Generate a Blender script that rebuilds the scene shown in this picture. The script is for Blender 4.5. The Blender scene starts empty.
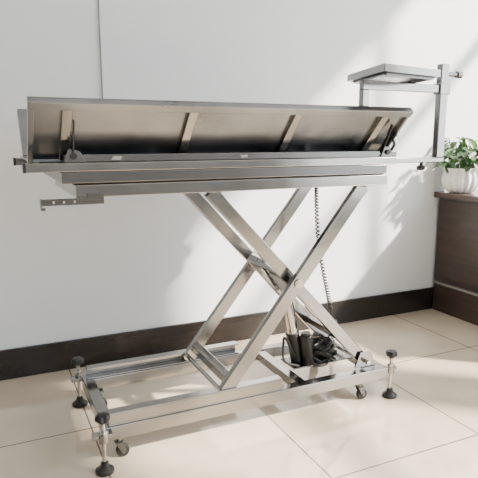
import bpy, bmesh, math, random
from mathutils import Vector, Matrix
random.seed(4)
S=1.05
C=bpy.context.scene.collection
ORG={}
def V(*a): return Vector(a)*S
# ---------------- materials
def mat(name,col,rough=.5,metal=0,noise=0,scale=(8,8,8),bump=0,bscale=60,spec=None):
    m=bpy.data.materials.new(name); m.use_nodes=True
    n=m.node_tree.nodes; l=m.node_tree.links; b=n['Principled BSDF']
    b.inputs['Base Color'].default_value=(*col,1); b.inputs['Roughness'].default_value=rough; b.inputs['Metallic'].default_value=metal
    if spec is not None: b.inputs['Specular IOR Level'].default_value=spec
    tc=n.new('ShaderNodeTexCoord'); mp=n.new('ShaderNodeMapping'); l.new(tc.outputs['Object'],mp.inputs['Vector']); mp.inputs['Scale'].default_value=scale
    nz=n.new('ShaderNodeTexNoise'); nz.inputs['Scale'].default_value=1; nz.inputs['Detail'].default_value=4; l.new(mp.outputs[0],nz.inputs['Vector'])
    r=n.new('ShaderNodeValToRGB'); r.color_ramp.elements[0].position=.3; r.color_ramp.elements[1].position=.7
    r.color_ramp.elements[0].color=(*[c*(1-noise) for c in col],1); r.color_ramp.elements[1].color=(*[min(1,c*(1+noise)) for c in col],1)
    l.new(nz.outputs[0],r.inputs[0]); l.new(r.outputs[0],b.inputs['Base Color'])
    if bump:
        n2=n.new('ShaderNodeTexNoise'); n2.inputs['Scale'].default_value=bscale; l.new(tc.outputs['Object'],n2.inputs['Vector'])
        bp=n.new('ShaderNodeBump'); bp.inputs['Strength'].default_value=bump; bp.inputs['Distance'].default_value=.003; l.new(n2.outputs[0],bp.inputs['Height']); l.new(bp.outputs[0],b.inputs['Normal'])
    return m
def steel(name,col,rough,sc,var=.03,dark=.03,wave=.35):
    m=mat(name,col,rough,1,dark,sc)
    n=m.node_tree.nodes; l=m.node_tree.links; b=n['Principled BSDF']
    nz=[x for x in n if x.type=='TEX_NOISE'][0]
    mr=n.new('ShaderNodeMapRange'); mr.inputs[3].default_value=rough-var; mr.inputs[4].default_value=rough+var
    l.new(nz.outputs[0],mr.inputs[0]); l.new(mr.outputs[0],b.inputs['Roughness'])
    tc=[x for x in n if x.type=='TEX_COORD'][0]
    n2=n.new('ShaderNodeTexNoise'); n2.inputs['Scale'].default_value=9; n2.inputs['Detail'].default_value=1; l.new(tc.outputs['Object'],n2.inputs['Vector'])
    bp=n.new('ShaderNodeBump'); bp.inputs['Strength'].default_value=wave; bp.inputs['Distance'].default_value=.004
    l.new(n2.outputs[0],bp.inputs['Height']); l.new(bp.outputs[0],b.inputs['Normal'])
    return m
STEEL=steel('brushed_steel',(.33,.325,.315),.17,(7,7,7))
STEELP=steel('brushed_steel_panel',(.255,.265,.28),.30,(5,5,5),.10,.22,.9)
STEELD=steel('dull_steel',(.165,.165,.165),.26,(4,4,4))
CHROME=steel('polished_steel',(.50,.49,.475),.14,(20,20,60))
BLACK=mat('black_plastic',(.010,.010,.011),.42,0,.2)
RUB=mat('black_rubber',(.02,.02,.02),.65,0,.2)
WHITEP=mat('sticker_white',(.33,.33,.33),.5,0,.3,(90,90,90))
WALL=mat('painted_wall',(.80,.84,.865),.62,0,.012,(1.5,1.5,1.5),.12,90)
CEIL=mat('ceiling_paint',(.8,.8,.8),.8,0,.01)
BASEM=mat('dark_skirting_tile',(.016,.012,.011),.25,0,.35,(3,3,20))
WOOD=mat('dark_wood_laminate',(.040,.025,.019),.4,0,.22,(4,4,50))
WOODT=mat('brown_wood_top',(.060,.038,.031),.25,0,.2,(30,4,30))
POT=mat('white_ceramic',(.80,.80,.78),.25,0,.04,(60,60,60),.5,120)
SOIL=mat('potting_soil',(.03,.02,.012),.9,0,.4,(60,60,60))
LEAF=mat('green_leaf',(.045,.12,.027),.38,0,.55,(14,14,14))
FRAMEM=mat('window_frame_paint',(.55,.55,.56),.4,0,.02)
def tile_mat():
    m=bpy.data.materials.new('floor_tile'); m.use_nodes=True
    n=m.node_tree.nodes; l=m.node_tree.links; b=n['Principled BSDF']
    g=n.new('ShaderNodeNewGeometry'); sx=n.new('ShaderNodeSeparateXYZ'); l.new(g.outputs['Position'],sx.inputs[0])
    T=.6*S
    def line(out,off):
        a=n.new('ShaderNodeMath'); a.operation='SUBTRACT'; a.inputs[1].default_value=off-20*T; l.new(out,a.inputs[0])
        d=n.new('ShaderNodeMath'); d.operation='DIVIDE'; d.inputs[1].default_value=T; l.new(a.outputs[0],d.inputs[0])
        f=n.new('ShaderNodeMath'); f.operation='FRACT'; l.new(d.outputs[0],f.inputs[0])
        s=n.new('ShaderNodeMath'); s.operation='SUBTRACT'; s.inputs[1].default_value=.5; l.new(f.outputs[0],s.inputs[0])
        ab=n.new('ShaderNodeMath'); ab.operation='ABSOLUTE'; l.new(s.outputs[0],ab.inputs[0])
        c=n.new('ShaderNodeMath'); c.operation='GREATER_THAN'; c.inputs[1].default_value=.5-.0045; l.new(ab.outputs[0],c.inputs[0])
        return c.outputs[0]
    mx=n.new('ShaderNodeMath'); mx.operation='MAXIMUM'
    l.new(line(sx.outputs[0],.876*S),mx.inputs[0]); l.new(line(sx.outputs[1],1.23*S),mx.inputs[1])
    nz=n.new('ShaderNodeTexNoise'); nz.inputs['Scale'].default_value=5; nz.inputs['Detail'].default_value=6; l.new(g.outputs['Position'],nz.inputs['Vector'])
    r=n.new('ShaderNodeValToRGB'); r.color_ramp.elements[0].color=(.53,.45,.345,1); r.color_ramp.elements[1].color=(.61,.525,.41,1); r.color_ramp.elements[0].position=.3; r.color_ramp.elements[1].position=.7
    l.new(nz.outputs[0],r.inputs[0])
    mc=n.new('ShaderNodeMixRGB'); mc.inputs[2].default_value=(.14,.105,.08,1); l.new(mx.outputs[0],mc.inputs[0]); l.new(r.outputs[0],mc.inputs[1]); l.new(mc.outputs[0],b.inputs['Base Color'])
    b.inputs['Roughness'].default_value=.08; b.inputs['Specular IOR Level'].default_value=.8
    bp=n.new('ShaderNodeBump'); bp.inputs['Strength'].default_value=.3; bp.inputs['Distance'].default_value=.002; bp.invert=True; l.new(mx.outputs[0],bp.inputs['Height']); l.new(bp.outputs[0],b.inputs['Normal'])
    return m
TILE=tile_mat()
# ---------------- mesh helpers (coordinates in units of S)
class MB:
    def __init__(s): s.bm=bmesh.new()
    def box(s,x0,x1,y0,y1,z0,z1):
        r=bmesh.ops.create_cube(s.bm,size=1)
        for v in r['verts']: v.co=V((x0+x1)/2+v.co.x*(x1-x0),(y0+y1)/2+v.co.y*(y1-y0),(z0+z1)/2+v.co.z*(z1-z0))
        return s
    def bar(s,p,q,w,h,up=(0,0,1)):      # rectangular bar p->q ; h along 'up', w across
        p=V(*p);q=V(*q);d=(q-p);L=d.length;d.normalize();u=Vector(up);u=(u-d*u.dot(d)).normalized();a=d.cross(u)
        r=bmesh.ops.create_cube(s.bm,size=1)
        for v in r['verts']: v.co=(p+q)/2+d*(v.co.x*L)+a*(v.co.y*w*S)+u*(v.co.z*h*S)
        return s
    def cyl(s,p,q,r0,r1=None,n=20):
        p=V(*p);q=V(*q);d=q-p;M=Matrix.Translation((p+q)/2)@d.to_track_quat('Z','Y').to_matrix().to_4x4()
        bmesh.ops.create_cone(s.bm,cap_ends=True,segments=n,radius1=r0*S,radius2=(r0 if r1 is None else r1)*S,depth=d.length,matrix=M); return s
    def tube(s,pts,r,n=8):
        pts=[V(*p) for p in pts]; rings=[]; prev=None
        for i,p in enumerate(pts):
            d=(pts[min(i+1,len(pts)-1)]-pts[max(i-1,0)]).normalized()
            if prev is None: u=d.orthogonal().normalized()
            else: u=(prev-d*prev.dot(d)).normalized()
            prev=u;a=d.cross(u)
            rings.append([s.bm.verts.new(p+(u*math.cos(t)+a*math.sin(t))*r*S) for t in [2*math.pi*k/n for k in range(n)]])
        for A,B in zip(rings,rings[1:]):
            for k in range(n): s.bm.faces.new((A[k],A[(k+1)%n],B[(k+1)%n],B[k]))
        s.bm.faces.new(rings[0][::-1]); s.bm.faces.new(rings[-1]); return s
    def lathe(s,prof,c,n=48,rib=0,k=0):
        rings=[]
        for r,z in prof:
            rings.append([s.bm.verts.new(V(c[0]+r*(1+rib*math.cos(k*t))*math.cos(t),c[1]+r*(1+rib*math.cos(k*t))*math.sin(t),c[2]+z)) for t in [2*math.pi*i/n for i in range(n)]])
        for A,B in zip(rings,rings[1:]):
            for i in range(n): s.bm.faces.new((A[i],A[(i+1)%n],B[(i+1)%n],B[i]))
        s.bm.faces.new(rings[0][::-1]); s.bm.faces.new(rings[-1]); return s
    def prism(s,poly,y0,y1):            # polygon in x,z extruded along y
        A=[s.bm.verts.new(V(x,y0,z)) for x,z in poly];B=[s.bm.verts.new(V(x,y1,z)) for x,z in poly];n=len(poly)
        s.bm.faces.new(A);s.bm.faces.new(B[::-1])
        for i in range(n): s.bm.faces.new((A[i],B[i],B[(i+1)%n],A[(i+1)%n]))
        return s
def smooth(pts,sub=8):
    P=[Vector(p) for p in pts];P=[P[0]]+P+[P[-1]];o=[]
    for i in range(1,len(P)-2):
        for k in range(sub):
            t=k/sub;a,b,c,d=P[i-1:i+3]
            o.append(.5*((2*b)+(-a+c)*t+(2*a-5*b+4*c-d)*t*t+(-a+3*b-3*c+d)*t**3))
    o.append(P[-2]);return o
def thing(name,label,cat,loc,group=None):
    o=bpy.data.objects.new(name,None);C.objects.link(o);o.location=V(*loc);o['label']=label;o['category']=cat
    if group:o['group']=group
    ORG[o.name]=V(*loc);return o
def part(name,mb,m,parent=None,bevel=0,sm=False,org=None,label=None):
    bm=mb.bm;bmesh.ops.recalc_face_normals(bm,faces=bm.faces)
    po=ORG[parent.name] if parent else Vector((0,0,0))
    if org is None:
        cs=[v.co for v in bm.verts];org=Vector([(min(c[i] for c in cs)+max(c[i] for c in cs))/2 for i in range(3)])
    bmesh.ops.translate(bm,verts=bm.verts,vec=-org)
    me=bpy.data.meshes.new(name);bm.to_mesh(me);bm.free();me.materials.append(m)
    o=bpy.data.objects.new(name,me);C.objects.link(o);o.parent=parent;o.location=org-po;ORG[o.name]=org
    if sm:
        for p in me.polygons:p.use_smooth=True
        me.set_sharp_from_angle(angle=math.radians(40))
    if bevel:
        b=o.modifiers.new('b','BEVEL');b.width=bevel*S;b.segments=2;b.limit_method='ANGLE'
    if label:o['label']=label
    return o
def struct(name,mb,m,parent=None,bevel=0):
    o=part(name,mb,m,parent,bevel)
    if not parent:o['kind']='structure'
    return o
# ---------------- room
WY=2.39; XR=3.4; ZT=3.2
struct('floor',MB().box(-2.6,XR+.1,-3.2,WY+.1,-.1,0),TILE)
struct('wall_back',MB().box(-2.6,XR+.1,WY+.001,WY+.1,0,ZT),WALL)
struct('baseboard_back',MB().box(-2.6,XR,WY-.014,WY,0,.13),BASEM,bevel=.002)
struct('ceiling',MB().box(-2.6,XR+.1,-3.2,WY+.1,ZT,ZT+.08),CEIL)
w=MB().box(XR,XR+.1,-3.2,WY,0,.3).box(XR,XR+.1,2.1,WY,.3,ZT).box(XR,XR+.1,-3.2,-2.9,.3,ZT).box(XR,XR+.1,-2.9,2.1,3.08,ZT)
w.box(XR,XR+.1,-.08,.22,.3,3.08)
struct('wall_right',w,WALL)
DW=mat('added_wall_dark',(.24,.245,.25),.7,0,.02)  # dark tone for the two added walls, chosen for shade and reflections
struct('added_wall_left',MB().box(-2.7,-2.6,-3.2,WY+.1,0,ZT),DW)  # unseen wall, added to darken the left side of the room
w=MB().box(-2.6,XR+.1,-3.3,-3.2,0,.9).box(-2.6,XR+.1,-3.3,-3.2,2.6,ZT)
for a,b in ((-2.6,-2.2),(-.5,.2),(1.7,2.2),(3.2,XR+.1)): w.box(a,b,-3.3,-3.2,.9,2.6)
struct('added_wall_front',w,DW)  # unseen wall with openings behind the camera, added to vary the steel reflections
for n,(a,b) in enumerate(((-2.9,-.08),(.22,2.1))):
    f=MB();k=3 if n==0 else 2
    f.box(XR+.02,XR+.07,a,b,.3,.35).box(XR+.02,XR+.07,a,b,3.03,3.08).box(XR+.02,XR+.07,a,b,2.3,2.36)
    for i in range(k+1):
        y=a+(b-a-.05)*i/k; f.box(XR+.02,XR+.07,y,y+.05,.35,3.03)
    struct('window_%d'%(n+1),f,FRAMEM)
# ---------------- the table
T=thing('lifting_table','long stainless steel veterinary examination table with raised side panels on a scissor lift','table',(.82,1.785,0))
YF,YB=1.60,1.97
# base
fr=part('base_frame',MB().box(.275,1.37,YF-.02,YF+.02,.08,.125).box(.275,1.37,YB-.02,YB+.02,.08,.125).box(.275,.315,YF+.02,YB-.02,.08,.125).box(1.33,1.37,YF+.02,YB-.02,.08,.125).box(.98,1.02,YF+.02,YB-.02,.085,.12),STEEL,T,.003)
for y,s in ((YF,1),(YB,-1)):
    y0=y-.018;y1=y+.018
    part('roller_track',MB().box(.29,.90,y0,y1,.126,.131).box(.29,.90,y0,y1,.163,.168).box(.29,.90,(y0 if s>0 else y1-.004),(y0+.004 if s>0 else y1),.131,.163),STEEL,T,.0015)
for y in (YF,YB):
    part('bracket',MB().prism([(1.24,.126),(1.34,.126),(1.315,.185),(1.265,.185)],y+.022 if y==YF else y-.028,y+.028 if y==YF else y-.022),STEEL,T,.001)
def foot(x,y,sy):
    rod=part('levelling_foot',MB().cyl((x,y,.012),(x,y,.165),.0065,n=12),CHROME,T,0,True,label='steel levelling screw with black knob and foot')
    k=MB()
    k.lathe([(.008,0),(.012,.006),(.02,.010),(.0215,.02),(.018,.028),(.008,.031)],(x,y,.16),n=48,rib=.1,k=6)
    part('knob',k,BLACK,rod,0,True)
    part('foot_pad',MB().lathe([(.027,0),(.029,.004),(.028,.010),(.014,.020),(.011,.034),(.008,.036)],(x,y,0),n=32),BLACK,rod,0,True)
    part('nut',MB().cyl((x,y,.126),(x,y,.136),.013,n=6),CHROME,rod)
    tab=MB().box(x-.03,x+.03,min(y,y+sy),max(y,y+sy),.108,.120).cyl((x,y,.098),(x,y,.126),.014)
    part('mounting_tab',tab,STEEL,T,.001)
foot(.267,1.55,.03);foot(.267,2.02,-.03);foot(1.385,1.585,.015);foot(1.385,1.985,-.015)
def caster(x,y):
    f=MB().box(x-.018,x+.018,y-.018,y+.018,.074,.08).cyl((x,y,.056),(x,y,.074),.012)
    for s in (-1,1): f.prism([(x-.013,.056),(x+.013,.056),(x+.02,.022),(x+.006,.018)],y+s*.012-.0015,y+s*.012+.0015)
    f.box(x-.013,x+.013,y-.0135,y+.0135,.053,.057)
    c=part('caster',f,STEELD,T,.0005)
    part('wheel',MB().cyl((x+.012,y-.009,.021),(x+.012,y+.009,.021),.021,n=28),RUB,c,.003,True)
    part('axle',MB().cyl((x+.012,y-.015,.022),(x+.012,y+.015,.022),.006,n=12),STEELD,c)
for x,y in ((.325,1.615),(.325,1.955),(1.26,1.615),(1.26,1.955)):caster(x,y)
# scissor arms
def arm(p,q,y,w=.048,t=.022):
    return part('scissor_arm',MB().bar((p[0],y,p[1]),(q[0],y,q[1]),t,w,up=(1,0,0)),STEEL,T,.003)
aP,aQ=(.68,.150),(1.225,.835)
bP,bQ=(.655,.832),(1.29,.150)
for y in (1.60,1.945):arm(aP,aQ,y)
for y in (1.645,1.90):arm(bP,bQ,y,.044)
def inter(p,q,r,s):
    d1=(q[0]-p[0],q[1]-p[1]);d2=(s[0]-r[0],s[1]-r[1]);den=d1[0]*d2[1]-d1[1]*d2[0]
    t=((r[0]-p[0])*d2[1]-(r[1]-p[1])*d2[0])/den;return p[0]+t*d1[0],p[1]+t*d1[1]
px,pz=inter(aP,aQ,bP,bQ)
part('pivot_shaft',MB().cyl((px,1.58,pz),(px,1.965,pz),.010).cyl((px,1.583,pz),(px,1.589,pz),.017,n=6).cyl((px,1.956,pz),(px,1.962,pz),.017,n=6),CHROME,T,0,True)
part('roller_shaft',MB().cyl((.68,1.60,.150),(.68,1.965,.150),.009).cyl((.68,1.588,.147),(.68,1.612,.147),.015).cyl((.68,1.955,.147),(.68,1.98,.147),.015),CHROME,T,0,True)
def lerp(p,q,t):return p[0]+(q[0]-p[0])*t,p[1]+(q[1]-p[1])*t
c=lerp(aP,aQ,.05);part('crossbar',MB().box(c[0]-.016,c[0]+.016,1.612,1.933,c[1]-.012,c[1]+.022),STEEL,T,.003)
c=lerp(bP,bQ,.42);part('crossbar',MB().box(c[0]-.016,c[0]+.016,1.657,1.888,c[1]-.016,c[1]+.016),STEEL,T,.003);cb=c
c=lerp(bP,bQ,.85);part('crossbar',MB().box(c[0]-.014,c[0]+.014,1.657,1.888,c[1]-.014,c[1]+.014),STEEL,T,.003)
part('hinge_shaft',MB().cyl((1.29,1.60,.150),(1.29,1.965,.150),.009),CHROME,T,0,True)
part('hinge_shaft',MB().cyl((1.225,1.57,.838),(1.225,1.98,.838),.009),CHROME,T,0,True)
part('roller_shaft',MB().cyl((.655,1.57,.838),(.655,1.98,.838),.009),CHROME,T,0,True)
lug=[(cb[0]-.02,cb[1]+.01),(cb[0]+.02,cb[1]+.005),(cb[0]+.105,cb[1]-.10),(cb[0]+.07,cb[1]-.125)]
for y in (1.7525,1.7975): part('actuator_lug',MB().prism(lug,y-.0025,y+.0025),STEEL,T)
# actuator
ym=1.775;p0=Vector((1.075,ym,.13));p1=Vector((cb[0]+.09,ym,cb[1]-.105));d=(p1-p0).normalized();AL=(p1-p0).length
act=part('actuator',MB().cyl(p0,p0+d*.115,.026,n=28).cyl(p0+d*.115,p0+d*.126,.028,n=28).box(1.055,1.095,ym-.018,ym+.018,.121,.138),BLACK,T,.002,True,label='black electric lifting actuator')
part('piston_rod',MB().cyl(p0+d*.126,p0+d*(AL-.05),.024,n=24).cyl(p0+d*(AL-.05),p1,.013,n=20),CHROME,act,0,True,label='pale steel actuator tube')
part('motor_housing',MB().cyl((1.108,1.735,.130),(1.090,1.74,.245),.025,n=28).cyl((1.090,1.74,.245),(1.088,1.741,.257),.019,n=28),BLACK,act,.003,True)
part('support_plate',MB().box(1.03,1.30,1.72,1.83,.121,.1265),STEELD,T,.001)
# cables
cab=MB()
for j in range(18):
    cx,cy=1.16+random.uniform(-.04,.03),1.735+random.uniform(-.03,.03);pts=[]
    r=random.uniform(.025,.04);ph=random.uniform(0,6);z0=random.uniform(.14,.19)
    for i in range(9):
        t=i/8*2*math.pi*1.1+ph;pts.append((cx+r*math.cos(t)*1.1,cy+r*math.sin(t)*.8,max(.134,z0+.022*math.sin(t+j)+random.uniform(-.006,.006))))
    cab.tube(smooth(pts,5),.0054)
cab.tube(smooth([(1.05,1.72,.134),(.985,1.72,.165),(.985,1.73,.225),(1.01,1.76,.24),(1.05,1.755,.16)],6),.005)
cab.tube(smooth([(1.12,1.74,.24),(1.155,1.73,.24),(1.17,1.72,.20),(1.165,1.72,.15)],6),.005)
part('power_cable',cab,BLACK,T,0,True)
path=smooth([(1.160,1.80,.82),(1.163,1.80,.74),(1.168,1.79,.62),(1.185,1.78,.50),(1.205,1.77,.40),(1.215,1.76,.33)],24)
cc=MB();N=len(path);hel=[]
for i in range((N-1)*6):
    t=i/6;k=min(int(t),N-2);f=t-k;p=path[k].lerp(path[k+1],f);a=i*.36
    hel.append(p+Vector((math.cos(a)*.0068,math.sin(a)*.0068,0)))
cc.tube(hel,.0030,5);cc.tube(smooth([path[-1],(1.215,1.755,.27),(1.20,1.75,.2),(1.17,1.74,.16)],6),.0035)
part('coiled_cord',cc,BLACK,T,0,True)
# upper frames
yF,yB=1.55,2.02
def ring(x0,x1,z0,z1,w=.03,yf=yF,yb=yB):
    return MB().box(x0,x1,yf,yf+w,z0,z1).box(x0,x1,yb-w,yb,z0,z1).box(x0,x0+w,yf+w,yb-w,z0,z1).box(x1-w,x1,yf+w,yb-w,z0,z1)
part('lower_support_frame',ring(.225,1.295,.838,.873),STEEL,T,.002)
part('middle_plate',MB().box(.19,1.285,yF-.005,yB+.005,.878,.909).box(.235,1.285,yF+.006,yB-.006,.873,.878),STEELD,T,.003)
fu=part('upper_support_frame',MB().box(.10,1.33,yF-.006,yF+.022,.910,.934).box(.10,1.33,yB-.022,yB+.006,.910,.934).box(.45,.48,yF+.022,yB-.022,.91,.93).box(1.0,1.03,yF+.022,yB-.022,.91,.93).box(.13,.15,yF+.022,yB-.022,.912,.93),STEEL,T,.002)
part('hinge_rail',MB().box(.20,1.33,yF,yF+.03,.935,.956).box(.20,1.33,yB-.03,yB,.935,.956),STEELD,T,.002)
for y0,y1 in ((yF-.007,yF+.023),(yB-.023,yB+.007)):
    part('end_cap',MB().box(.094,.10,y0,y1,.909,.935),BLACK,T)
for x in (.215,1.275):
    part('hinge_bracket',MB().prism([(x-.018,.936),(x+.04,.936),(x+.025,.965),(x-.005,.972)],yF-.006,yF-.001),STEELD,T,.0008)
    part('hinge_bolt',MB().cyl((x+.008,yF-.014,.952),(x+.008,yF-.005,.952),.009,n=6),BLACK,T)
part('sticker',MB().prism([(.325,.941),(.352,.940),(.356,.950),(.331,.951)],yF-.0012,yF-.0002),WHITEP,T,label='small worn pale sticker')
part('sticker',MB().prism([(.722,.941),(.746,.942),(.744,.950),(.72,.949)],yF-.0012,yF-.0002),WHITEP,T,label='small worn pale sticker')
part('centre_plate',MB().box(.115,1.305,1.60,1.97,.936,.941),STEELP,T)
# tilting side panels
yb_,zb_=1.62,.945;yt,zt=1.47,1.100
def side(mir):
    X0,X1=(.122 if mir else .110),1.312
    f=(lambda y:2*1.785-y) if mir else (lambda y:y)
    n=Vector((0,zt-zb_,yb_-yt)).normalized()
    nn=Vector((0,-n.y,-n.z))  # outward (down/front)
    th=.004
    m=MB()
    def q(x,t,o):
        y=yb_+(yt-yb_)*t+nn.y*o; z=zb_+(zt-zb_)*t+nn.z*o
        return (x,f(y),z)
    def slab(x0,x1,t0,t1,o0,o1):
        vs=[m.bm.verts.new(V(*q(x,t,o))) for x in (x0,x1) for t in (t0,t1) for o in (o0,o1)]
        for a in ((0,1,3,2),(4,6,7,5),(0,4,5,1),(2,3,7,6),(0,2,6,4),(1,5,7,3)): m.bm.faces.new([vs[i] for i in a])
    slab(X0,X1,0,1,0,th)
    pn=part('side_panel',m,STEELP,T)
    m=MB();slab(X0,X1,.89,1,th,.022);slab(X0,X0+.014,0,.885,th,.022);slab(X1-.010,X1,0,.885,th,.018)
    part('folded_rim',m,STEELP,pn,.0015)
    for x in (.205,.545,.885,1.215):
        m=MB();slab(x-.013,x+.013,.02,.885,th,.018);part('rib',m,STEEL,pn,.0015)
    return pn
side(False);side(True)
for f in (lambda y:y,lambda y:2*1.785-y):
    for x in (.222,1.262):
        a=part('locking_arm',MB().bar((x,f(1.556),.94),(x,f(1.50),1.045),.004,.012,up=(0,1,0)),BLACK,T,.001)
        part('pivot_bolt',MB().cyl((x-.008,f(1.556),.945),(x+.008,f(1.556),.945),.007,n=12),CHROME,a)
part('locking_lever',MB().tube(smooth([(1.30,1.545,.958),(1.308,1.54,.978),(1.298,1.535,.995),(1.30,1.53,1.008)],6),.005).cyl((1.30,1.53,1.006),(1.302,1.527,1.023),.008,n=14),BLACK,T,0,True)
# perforated bracket at the head end
m=MB()
m.box(.135,.30,1.546,1.549,.832,.838).box(.135,.30,1.546,1.549,.820,.825).box(.255,.30,1.546,1.549,.838,.850)
xs=[.135,.163,.168,.190,.195,.218,.223,.30]
for i in range(0,len(xs)-1,2): m.box(xs[i],xs[i+1],1.546,1.549,.825,.832)
m.box(.135,.300,1.549,1.572,.820,.823).box(.132,.135,1.542,1.572,.808,.838).box(.135,.143,1.542,1.545,.808,.816)
part('perforated_bracket',m,STEELD,T,.0006,label='dull steel strip with punched holes and hooked end')
# instrument tray on post
po=part('tray_post',MB().box(1.30,1.552,yF,yF+.026,.912,.930).box(1.516,1.552,yF,yF+.026,.930,1.262),STEEL,T,.003)
part('clamp_knob',MB().cyl((1.455,1.561,.90),(1.455,1.561,.912),.006).lathe([(.008,0),(.014,.004),(.015,.014),(.008,.018)],(1.455,1.561,.884),n=30,rib=.08,k=5),BLACK,po,0,True)
part('tray_arm',MB().box(1.175,1.512,yF+.001,yF+.025,1.160,1.188).box(1.175,1.202,yF+.001,yF+.025,1.105,1.160),STEEL,po,.002)
part('slide_bar',MB().cyl((1.42,yF+.013,1.228),(1.60,yF+.013,1.228),.008).cyl((1.60,yF+.013,1.228),(1.62,yF+.013,1.228),.013),STEEL,po,0,True)
part('post_clamp',MB().box(1.510,1.558,yF-.006,yF+.032,1.155,1.194),STEEL,po,.002)
L=Vector((1.19,1.66));Nn=Vector((1.105,1.36));R_=Vector((1.375,1.415));F_=R_+L-Nn
m=MB()
def quad(P,z0,z1):
    A_=[m.bm.verts.new(V(p.x,p.y,z0)) for p in P];B_=[m.bm.verts.new(V(p.x,p.y,z1)) for p in P]
    m.bm.faces.new(A_);m.bm.faces.new(B_[::-1])
    for i in range(4):m.bm.faces.new((A_[i],B_[i],B_[(i+1)%4],A_[(i+1)%4]))
P=[L,Nn,R_,F_]
quad(P,1.198,1.202)
tr=part('instrument_tray',m,STEEL,po)
m=MB()
for i in range(4):
    a,b=P[i],P[(i+1)%4];m.bar((a.x,a.y,1.207),(b.x,b.y,1.207),.006,.022)
part('tray_rim',m,STEEL,tr)
m=MB();cen=(L+R_)/2
Q=[cen+(p-cen)*.85 for p in P]
for i in range(4):
    a,b=Q[i],Q[(i+1)%4];m.bar((a.x,a.y,1.193),(b.x,b.y,1.193),.010,.009)
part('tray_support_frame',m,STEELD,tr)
# ---------------- desk
D=thing('reception_desk','dark brown wooden desk against the wall at the right edge','desk',(2.75,1.8,0))
part('cabinet_body',MB().box(2.36,3.1,1.35,2.372,.180,.655),WOOD,D,.003)
part('plinth',MB().box(2.362,3.1,1.35,2.372,.0,.160),WOOD,D,.003)
part('trim_strip',MB().box(2.355,3.09,1.36,2.365,.164,.177),mat('pale_trim',(.22,.20,.18),.4,0,.05),D)
part('desk_top',MB().box(2.32,3.14,1.3,2.375,.668,.70),WOODT,D,.004)
part('top_underlay',MB().box(2.35,3.08,1.37,2.36,.655,.668),BLACK,D)
# ---------------- plant
pc=(2.41,2.27,.70)
Pn=thing('potted_plant','small leafy green plant in a ribbed white ceramic pot on the dark desk','plant',pc)
part('pot',MB().lathe([(.052,0),(.068,.008),(.087,.035),(.096,.068),(.093,.098),(.086,.112),(.090,.126),(.098,.137),(.090,.138),(.080,.118),(.05,.115)],pc,n=144,rib=.06,k=16),POT,Pn,0,True)
part('soil',MB().cyl((pc[0],pc[1],.813),(pc[0],pc[1],.822),.072,n=30),SOIL,Pn)
st=MB();lf=MB()
for i in range(88):
    a=random.uniform(0,6.283);r=.14*math.sqrt(random.uniform(.01,1));h=random.uniform(.86,1.0)-.6*max(0,r-.09)
    bx,by=pc[0]+.04*math.cos(a),pc[1]+.04*math.sin(a)
    tx,ty=pc[0]+r*math.cos(a),min(pc[1]+r*math.sin(a),2.325)
    st.tube(smooth([(bx,by,.815),((bx+tx)/2,(by+ty)/2,(.82+h)/2+.01),(tx,ty,h)],3),.0022,5)
    Ls=random.uniform(.045,.07);az=a+random.uniform(-.9,.9);tl=random.uniform(-.8,.3)
    d=Vector((math.cos(az)*math.cos(tl),math.sin(az)*math.cos(tl),math.sin(tl)));s=d.cross(Vector((0,0,1))).normalized();u=s.cross(d)
    o=Vector((tx,ty,h));rows=[]
    for t,wd in ((0,.04),(.12,.28),(.35,.38),(.65,.32),(.87,.16),(1,.01)):
        c=o+d*(t*Ls)-u*(.35*Ls*t*t)
        rows.append([lf.bm.verts.new((c+s*(wd*Ls*k)+u*(abs(k)*wd*Ls*.3))*S) for k in (-1,0,1)])
    for A_,B_ in zip(rows,rows[1:]):
        for k in (0,1): lf.bm.faces.new((A_[k],A_[k+1],B_[k+1],B_[k]))
for v in lf.bm.verts: v.co.y=min(v.co.y,2.38*S)
part('stem',st,LEAF,Pn,0,True);part('foliage',lf,LEAF,Pn,0,True)
# ---------------- wall cord
wc=part('wall_cord',MB().cyl((.475,2.385,.93),(.475,2.385,ZT),.003,n=8),mat('grey_cord',(.25,.25,.25),.5),None,0,True)
wc['label']='thin grey cord running straight down the white wall behind the table';wc['category']='cord'
# ---------------- light
sun=bpy.data.lights.new('sun','SUN');sun.energy=23;sun.angle=math.radians(2.4);sun.color=(1,.88,.74)
so=bpy.data.objects.new('sun',sun);C.objects.link(so);so.rotation_euler=Vector((-.62,.5,-.6)).to_track_quat('-Z','Y').to_euler()
ar=bpy.data.lights.new('window_light','AREA');ar.shape='RECTANGLE';ar.size=4.5;ar.size_y=2.6;ar.energy=190;ar.color=(.92,.96,1)
ao=bpy.data.objects.new('window_light',ar);C.objects.link(ao);ao.location=(XR*S+.3,-.3,1.8);ao.rotation_euler=Vector((-1,.15,-.1)).to_track_quat('-Z','Y').to_euler()
W=bpy.data.worlds.new('w');bpy.context.scene.world=W;W.use_nodes=True
nt=W.node_tree;bg=nt.nodes['Background'];bg.inputs[1].default_value=2.8
tc=nt.nodes.new('ShaderNodeTexCoord');sp=nt.nodes.new('ShaderNodeSeparateXYZ');nt.links.new(tc.outputs['Generated'],sp.inputs[0])
r=nt.nodes.new('ShaderNodeValToRGB');nt.links.new(sp.outputs[2],r.inputs[0])
r.color_ramp.elements[0].color=(.45,.43,.41,1);r.color_ramp.elements[1].position=.4;r.color_ramp.elements[1].color=(.96,1.04,1.12,1)
nt.links.new(r.outputs[0],bg.inputs[0])
# ---------------- camera
cam=bpy.data.cameras.new('camera');co=bpy.data.objects.new('camera',cam);C.objects.link(co)
cam.sensor_width=36;cam.lens=36*550/478;co.location=(0,0,S);cam.clip_start=.05
co.rotation_euler=Vector((.4126,.8929,-.1806)).to_track_quat('-Z','Y').to_euler()
bpy.context.scene.camera=co
